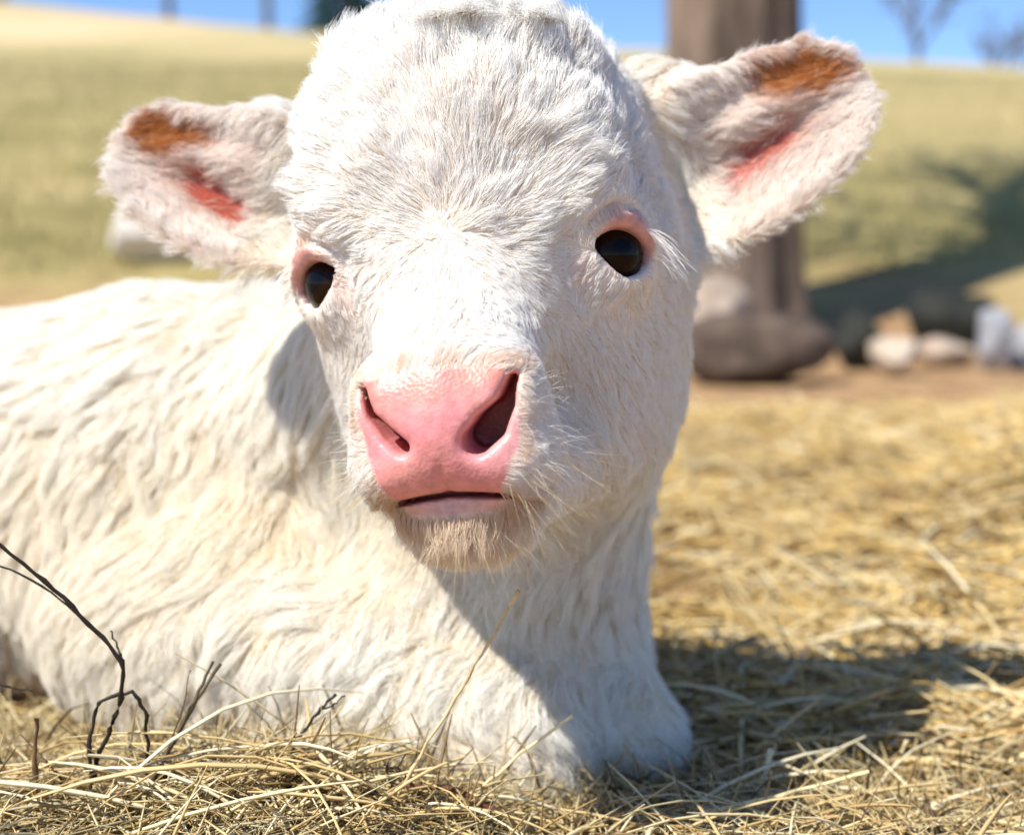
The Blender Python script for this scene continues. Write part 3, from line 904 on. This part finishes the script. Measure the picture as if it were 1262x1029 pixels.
    col = col * rg.uniform(.93, 1.02, (N, 1)) * (.97 + .04 * cl[:, 5:6])
    return P, rad, np.clip(col, 0, .97)

rg = np.random.default_rng(11)
RV = regions(CV, CN)
toc = unit(CAM - CV)
vis = (CN * toc).sum(1)
see = mix(.22, 1.0, sstep(-.45, -.05, vis))
off = 1 - np.clip(RV['pad'] + RV['lip'] + RV['bare_eye'] + RV['mouth'], 0, 1)
headness = np.clip(RV['head'] + RV['ear'], 0, 1)
dn_head = see * off * headness * (1 - .55 * RV['eye']) * (1 - .72 * RV['duct']) * (1 - .975 * RV['red']) * (1 - .15 * RV['inner']) * (1 + 1.2 * sstep(-.05, -.08, RV['q'][:, 1]) * RV['head']) * (1 + 1.0 * RV['ear'])
inframe = sstep(-.62, -.45, CV[:, 0])
dn_body = see * (1 - headness) * mix(.3, 1, inframe) * (CV[:, 2] > .004)
HN, BN = 240000, 220000
p, n = sample(CV, CQ, CN, dn_head, HN, rg); R = regions(p, n)
P_, rad, colr = grow_hair(p, n, R, 6, rg, HN // 34, mix(.00014, .00010, sstep(-.05, -.08, R['q'][:, 1])) * (240000 / HN) ** .5)
o = under_calf(curves_np('head_hair', P_, rad, colr, M_HEADFUR)); o['kind'] = 'stuff'
p, n = sample(CV, CQ, CN, dn_body, BN, rg); R = regions(p, n)
P_, rad, colr = grow_hair(p, n, R, 8, rg, BN // 45, np.full(len(p), .00020 * (220000 / BN) ** .5))
o = under_calf(curves_np('body_hair', P_, rad, colr, M_BODYFUR)); o['kind'] = 'stuff'

# ---- whiskers and lashes
def tuft(name, roots, dirs, lens, curl, r, col, K=8):
    N = len(roots); t = np.linspace(0, 1, K)
    P_ = roots[:, None] + lens[:, None, None] * (dirs[:, None] * t[None, :, None] + curl[:, None] * (t ** 2)[None, :, None])
    o = under_calf(curves_np(name, P_, np.full((N, 1), r) * (1 - .8 * t[None]), np.tile(col, (N, 1)), M_FUR)); o['kind'] = 'stuff'
    return o
rg = np.random.default_rng(21)
hq = to_head(CV.astype(np.float32)).astype(float)
RV = regions(CV, CN)
sel = np.nonzero((hq[:, 1] < -.06) & (hq[:, 2] < -.085) & (hq[:, 2] > -.14) & (RV['pad'] < .1) & (RV['lip'] < .2))[0]
pk = rg.choice(sel, 260)
dr = unit(CN[pk] * .8 + np.stack([hq[pk, 0] * 14, -.1 + 0 * pk, -.5 + 0 * pk], -1) + rg.normal(0, .25, (260, 3)))
tuft('whiskers', CV[pk], dr, rg.uniform(.010, .024, 260), np.stack([hq[pk, 0] * 8, 0 * hq[pk, 0], -.35 + 0 * hq[pk, 0]], -1) + rg.normal(0, .15, (260, 3)), .00009, np.array([.90, .76, .52]))
sel = np.nonzero((hq[:, 1] < -.06) & (np.abs(hq[:, 0]) > .033) & (hq[:, 2] < -.05) & (hq[:, 2] > -.1) & (RV['pad'] < .05))[0]
pk = rg.choice(sel, 220)
dr = unit(CN[pk] * .9 + rg.normal(0, .3, (220, 3)) + np.array([0, .3, -.1]))
tuft('whiskers', CV[pk], dr, rg.uniform(.007, .017, 220), np.array([[0, .1, -.3]]) + rg.normal(0, .15, (220, 3)), .00009, np.array([.95, .92, .86]))
for E in EYES:
    m = 46
    s_ = np.sign(E['c'][0])
    ang = rg.uniform(math.radians(5), math.radians(85), m)
    if s_ < 0: ang = math.pi - ang
    a_ = .0150 * np.cos(ang); b_ = .0122 * np.sin(ang)
    u_ = np.sqrt(np.maximum(.0188 ** 2 - a_ ** 2 - b_ ** 2, .004 ** 2))
    rt = E['c'] + a_[:, None] * E['h'] + b_[:, None] * E['v'] + u_[:, None] * E['o']
    back = np.array([s_ * .75, .35, 0])
    dd = unit(E['o'] * .9 + E['v'] * .45 + (a_ / .0165)[:, None] * E['h'] * .5 + back * .5 + rg.normal(0, .08, (m, 3)))
    cu = -E['v'] * .95 + back * .25 + rg.normal(0, .08, (m, 3))
    tuft('eyelashes', from_head(rt), dd @ HR.T, rg.uniform(.014, .026, m), cu @ HR.T, .00024, np.array([.96, .92, .86]))

# ------------------------------------------------------------------ straw
def stalks(name, base, direc, L, w, flat, cols, rg, K=5, sag=0.25, wob=.05):
    """many thin flattened stems in one mesh: ends tapered, slightly bent"""
    n = len(base); t = np.linspace(0, 1, K)
    side0 = unit(np.cross(direc, rg.normal(size=(n, 3))))
    bend = rg.normal(0, 1, (n, 1)) * side0
    P_ = base[:, None] + L[:, None, None] * (direc[:, None] * (t - .5)[None, :, None] + bend[:, None] * (wob * np.sin(t * math.pi))[None, :, None])
    P_[:, :, 2] -= (sag * L[:, None] * (2 * t[None] - 1) ** 2 * .25)
    b1 = unit(np.cross(direc, side0)); b2 = unit(np.cross(direc, b1))
    a = np.linspace(0, 2 * math.pi, 4, endpoint=False)
    prof = (1 - .55 * np.abs(2 * t - 1) ** 3)
    V = P_[:, :, None] + (w[:, None] * prof[None])[:, :, None, None] * (np.cos(a)[None, None, :, None] * b1[:, None, None] + flat * np.sin(a)[None, None, :, None] * b2[:, None, None])
    V = V.reshape(-1, 3)
    i, j = np.meshgrid(np.arange(K - 1), np.arange(4), indexing='ij'); i = i.ravel(); j = j.ravel(); k = (j + 1) % 4
    F = np.stack([i * 4 + j, i * 4 + k, (i + 1) * 4 + k, (i + 1) * 4 + j], -1)
    F = (F[None] + (np.arange(n) * K * 4)[:, None, None]).reshape(-1, 4)
    C = np.repeat(cols, K * 4, 0)
    return mesh_np(name, V, F, M_STRAW, None, True, C)

STRAW_COLS = np.array([[.80, .57, .21], [.88, .70, .35], [.60, .39, .12], [.78, .60, .29], [.36, .22, .08], [.88, .77, .50]])
def straw_cols(n, rg, pr=(.27, .24, .18, .14, .09, .08)):
    return STRAW_COLS[rg.choice(6, n, p=pr)] * rg.uniform(.8, 1.12, (n, 1))

def hay_cols(n, rg):
    pal = np.array([[.74, .54, .23], [.84, .68, .36], [.54, .37, .14], [.68, .56, .29], [.17, .10, .045], [.88, .78, .50]])
    return pal[rg.choice(6, n, p=(.25, .22, .17, .16, .10, .10))] * rg.uniform(.75, 1.12, (n, 1))

def straw_h(x, y):
    p = np.stack([x, y, 0 * x], -1)
    h = .032 + .016 * snoise(p, 5, 2) + .010 * snoise(p, 14, 3)
    h = h + (.03 + .034 * snoise(p, 7, 5) + .02 * snoise(p, 19, 2)) * sstep(.2, .6, x) * sstep(.9, 1.3, y)
    h = h - .006 * sstep(-.02, -.22, x) * sstep(.92, .84, y)
    h = h - .021 * sstep(-.14, .0, x) * sstep(.92, .84, y)
    h = h + (.012 + .012 * sstep(.02, .2, x) + .009 * snoise(p, 18, 4)) * np.exp(-((y - .69) / .045) ** 2)
    h = h + .026 * np.exp(-((x - .05) / .09) ** 2) * np.exp(-((y - .79) / .03) ** 2)
    return np.maximum(h * sstep(3.6, 2.0, y), .004)

def straw_bed(name, n, xr, yr, Lr, wr, seed, up=.22, power=1.0, extra=0.0, layers=1.0, cols=None):
    rg = np.random.default_rng(seed)
    y = yr[0] + (yr[1] - yr[0]) * rg.uniform(0, 1, n) ** power
    x = rg.uniform(xr[0], xr[1], n) if not callable(xr) else xr(y, rg)
    z = straw_h(x, y) * rg.uniform(.35, 1.0, n) ** .6 * layers + extra
    b = np.stack([x, y, z], -1)
    keep = np.concatenate([calf_sdf(b[i:i + 100000].astype(np.float32)) for i in range(0, n, 100000)]) > .012
    keep &= y + .5 * snoise(b * [1, 1, 0], 3, 4) + rg.normal(0, .25, n) < 3.0
    b = b[keep]; n = len(b)
    pn = snoise(b * [1, 1, 0], 4.5, 8) + .6 * snoise(b * [1, 1, 0], 13, 5)
    hole = (pn < -.55) & (b[:, 1] > 1.25) & (rg.uniform(0, 1, n) < .85)
    b = b[~hole]; pn = pn[~hole]; n = len(b)
    a = rg.uniform(0, 6.283, n)
    d = unit(np.stack([np.cos(a), np.sin(a), rg.normal(0, up, n)], -1))
    L = rg.uniform(Lr[0], Lr[1], n) ** 1.0
    w = rg.uniform(wr[0], wr[1], n)
    return stalks(name, b, d, L, w, .45, (straw_cols(n, rg) if cols is None else cols(n, rg)) * (1 + .16 * np.clip(pn, -1.4, 1.0))[:, None], rg)

s1 = straw_bed('straw_bedding', 42000, lambda y, rg: rg.uniform(-.05, 1, len(y)) * (.18 + .62 * y), (.84, 3.9), (.05, .19), (.0010, .0030), 41, .28, 1.5)
tag(s1, 'thick bed of loose golden straw right of the calf', 'straw', kind='stuff')
s2 = straw_bed('hay', 24000, (-.42, .46), (.60, .90), (.03, .12), (.00035, .0010), 42, .38, 1.0, cols=hay_cols)
tag(s2, 'tangled dry hay along the bottom edge in front of the calf', 'hay', kind='stuff')
s3 = straw_bed('straw_bedding', 12000, lambda y, rg: -rg.uniform(0, 1, len(y)) * (.9 + .9 * y), (.90, 4.0), (.05, .17), (.0011, .0026), 43, .2, 1.3)
tag(s3, 'scattered straw on the ground around the calf body at left', 'straw', kind='stuff')

def upright(name, n, xr, yr, Lr, wr, seed, label, cols):
    rg = np.random.default_rng(seed)
    x = rg.uniform(*xr, n); y = rg.uniform(*yr, n)
    a = rg.uniform(0, 6.283, n); k = rg.uniform(.2, 1.1, n)
    d = unit(np.stack([np.cos(a) * k, np.sin(a) * k, np.ones(n)], -1))
    L = rg.uniform(*Lr, n); z = straw_h(x, y) * .5 + d[:, 2] * L * .42
    b = np.stack([x, y, z], -1); keep = calf_sdf((b + d * L[:, None] * .4).astype(np.float32)) > .02
    b, d, L = b[keep], d[keep], L[keep]
    o = stalks(name, b, d, L, rg.uniform(*wr, len(b)), .6, cols(len(b), rg), rg, wob=.10)
    tag(o, label, 'hay', kind='stuff')
def dark_cols(n, rg):
    pal = np.array([[.42, .29, .12], [.10, .065, .03], [.62, .48, .22], [.24, .15, .06], [.74, .60, .32]])
    return pal[rg.choice(5, n, p=(.28, .2, .2, .17, .15))] * rg.uniform(.8, 1.1, (n, 1))
upright('hay', 420, (-.32, .0), (.66, .79), (.03, .09), (.0003, .0010), 51, 'thin upright hay stems at the lower left', dark_cols)
upright('hay', 300, (-.02, .34), (.70, .84), (.025, .06), (.0004, .0010), 52, 'thin upright hay stems at the lower right', dark_cols)

def long_straw(name, n, xr, yr, seed, label):
    rg = np.random.default_rng(seed)
    x = rg.uniform(*xr, n); y = rg.uniform(*yr, n)
    a = rg.normal(0, .9, n) + np.where(rg.uniform(0, 1, n) < .5, 0, math.pi)
    d = unit(np.stack([np.cos(a), .6 * np.sin(a), rg.normal(.02, .22, n)], -1)); L = rg.uniform(.05, .17, n)
    b = np.stack([x, y, straw_h(x, y) + rg.uniform(.0, .014, n)], -1)
    ok = np.ones(n, bool)
    for t in (-.5, -.25, 0, .25, .5): ok &= calf_sdf((b + d * L[:, None] * t).astype(np.float32)) > .012
    b, d, L = b[ok], d[ok], L[ok]; n = len(b)
    pal = np.array([[.84, .70, .40], [.88, .78, .52], [.70, .52, .24], [.50, .33, .13]])
    c = pal[rg.choice(4, n, p=(.36, .28, .24, .12))] * rg.uniform(.85, 1.08, (n, 1))
    tag(stalks(name, b, d, L, rg.uniform(.0006, .0016, n), .5, c, rg, K=7, wob=.07), label, 'straw', kind='stuff')
long_straw('straw_bedding', 420, (-.36, .40), (.64, .80), 61, 'long pale straws lying tangled across the near hay')
long_straw('straw_bedding', 260, (.10, .60), (.80, 1.15), 62, 'long pale straws lying loose in the shadow right of the knees')

# ------------------------------------------------------------------ single stems that stand out of the hay
def stem_part(path, r0, r1, flat=1.0, n=6):
    path = np.asarray(path, float)
    # resample smoothly
    m = len(path); tt = np.linspace(0, m - 1, (m - 1) * 5 + 1)
    k = np.minimum(tt.astype(int), m - 2); f = (tt - k)[:, None]
    pp = np.vstack([2 * path[0] - path[1], path, 2 * path[-1] - path[-2]])
    a, b, c, d = pp[k], pp[k + 1], pp[k + 2], pp[k + 3]
    sm = .5 * ((2 * b) + (c - a) * f + (2 * a - 5 * b + 4 * c - d) * f ** 2 + (3 * b - a - 3 * c + d) * f ** 3)
    lin = path[k] * (1 - f) + path[k + 1] * f
    sm = mix(lin, sm, .4)
    jr = np.random.default_rng(int(abs(path[0, 0]) * 1e6) % 9999)
    sm = sm + jr.normal(0, .00035, sm.shape)
    rr = np.linspace(r0, r1, len(sm)) * jr.uniform(.8, 1.15, len(sm))
    rr[::5] *= 1.35
    return tube(sm, rr, n)
DARK = (.028, .020, .014); BROWN = (.16, .09, .04); RED = (.13, .045, .025); PALE = (.72, .58, .30); STRAWY = (.80, .66, .36)
def stem(name, label, cat, paths, col, d=.75, group=None, part='branch'):
    """paths: list of (pixel polyline, r0, r1, depth slope); measured on the photograph, standing at depth d"""
    allp = []
    if d <= .765: d -= .05
    for pts, r0, r1, ds in paths:
        allp.append(stem_part([at(x, y, d + ds * i / max(len(pts) - 1, 1)) for i, (x, y) in enumerate(pts)], r0, r1))
    if len(allp) == 1:
        V, F = allp[0]; b = V[0].copy()
        o = mesh_np(name, V - b, F, M_STALK, None, True, np.tile(col, (len(V), 1))); o.location = b
    else:
        b = allp[0][0][0].copy(); o = empty(name, b)
        for i, (V, F) in enumerate(allp):
            mesh_np('stalk' if i == 0 else part, V - b, F, M_STALK, o, True, np.tile(col, (len(V), 1)))
    tag(o, label, cat, group)
    return o
stem('weed_stem', 'tall dark branching weed stem bending in from the left edge', 'stem',
     [([(112, 1000), (120, 935), (136, 898), (150, 860), (150, 815), (108, 768), (55, 716), (-14, 662)], .0013, .0010, -.03),
      ([(104, 764), (52, 722), (-14, 690)], .0007, .0005, -.01), ([(151, 814), (145, 796), (137, 777)], .0006, .0004, 0)], DARK, .745)
stem('weed_stem', 'dark arched stem bent over into a hoop at left', 'stem',
     [([(112, 1010), (111, 920), (121, 866), (163, 852), (180, 882), (182, 940), (178, 1000)], .0010, .0009, .01)], DARK, .735)
stem('grass_blade', 'dark folded grass blades leaning right with ragged top', 'grass blade',
     [([(150, 1015), (196, 945), (236, 874), (270, 818)], .0016, .0008, .02), ([(168, 1010), (205, 930), (240, 862), (262, 815)], .0011, .0007, .015),
      ([(196, 950), (222, 880), (236, 824)], .0005, .0003, .01)], (.10, .075, .04), .735)
stem('weed_stem', 'thin dark stem with forked tip left of the chest', 'stem',
     [([(340, 1000), (352, 948), (368, 908), (392, 878), (414, 856)], .0011, .0008, .01), ([(396, 874), (412, 868), (424, 856)], .0005, .0004, 0)], DARK, .75)
stem('straw_stalk', 'long pale straw stalk standing up toward the chin', 'straw stalk',
     [([(486, 990), (508, 948), (560, 862), (602, 792), (640, 727)], .0008, .0009, -.02)], (.66, .50, .26), .735)
stem('weed_stem', 'small dark crossed twig at the foot of the pale stalk', 'twig',
     [([(482, 970), (476, 945), (482, 932)], .0006, .0004, 0), ([(508, 966), (492, 948), (457, 946)], .0006, .0004, 0), ([(500, 930), (490, 945), (474, 942)], .0004, .0003, 0)], DARK, .74)
stem('dry_leaf', 'long reddish brown curled leaf lying across the hay', 'leaf',
     [([(395, 976), (450, 974), (510, 969), (560, 972), (612, 1000)], .0006, .0016, -.01)], RED, .75)
stem('straw_stalk', 'pale straw stalk slanting across the chest shadow', 'straw stalk',
     [([(580, 985), (640, 930), (706, 881)], .0009, .0007, .0)], STRAWY, .76)
stem('straw_stalk', 'bent pale stalk below the slanting one', 'straw stalk',
     [([(648, 1012), (660, 960), (652, 925), (632, 908)], .0007, .0005, .0)], (.5, .38, .2), .76)
stem('weed_stem', 'short dark curved twig at the left edge', 'twig', [([(-14, 834), (10, 846), (40, 851)], .0006, .0004, 0)], DARK, .74)
stem('straw_stalk', 'broad pale upright straw in the dark shadow at right', 'straw stalk',
     [([(926, 1015), (938, 965), (951, 924)], .0017, .0015, 0)], (.86, .76, .50), .78)
stem('straw_stalk', 'thin pale straw curving up at the lower right', 'straw stalk',
     [([(1183, 1020), (1172, 975), (1144, 918)], .0011, .0008, 0)], STRAWY, .79)
stem('straw_stalk', 'slanted golden straw beside the shadow at right', 'straw stalk',
     [([(1088, 985), (1105, 945), (1118, 912)], .0013, .0010, 0)], STRAWY, .80)
stem('weed_stem', 'dark twig slanting up to the right edge', 'twig',
     [([(1112, 985), (1180, 935), (1230, 902), (1275, 868)], .0018, .0013, 0)], (.06, .04, .022), .95)
stem('grass_blade', 'upright brown blade in the hay at lower left', 'grass blade', [([(46, 1010), (43, 950), (46, 884)], .0014, .0009, 0)], BROWN, .735)
stem('weed_stem', 'thin brown stem before the far knee', 'stem', [([(797, 1010), (798, 960), (795, 930)], .0008, .0006, 0)], BROWN, .80)
stem('straw_stalk', 'long flat straw lying across the hay at lower right', 'straw stalk',
     [([(830, 1010), (960, 980), (1070, 950)], .0012, .0009, .02)], STRAWY, .76)
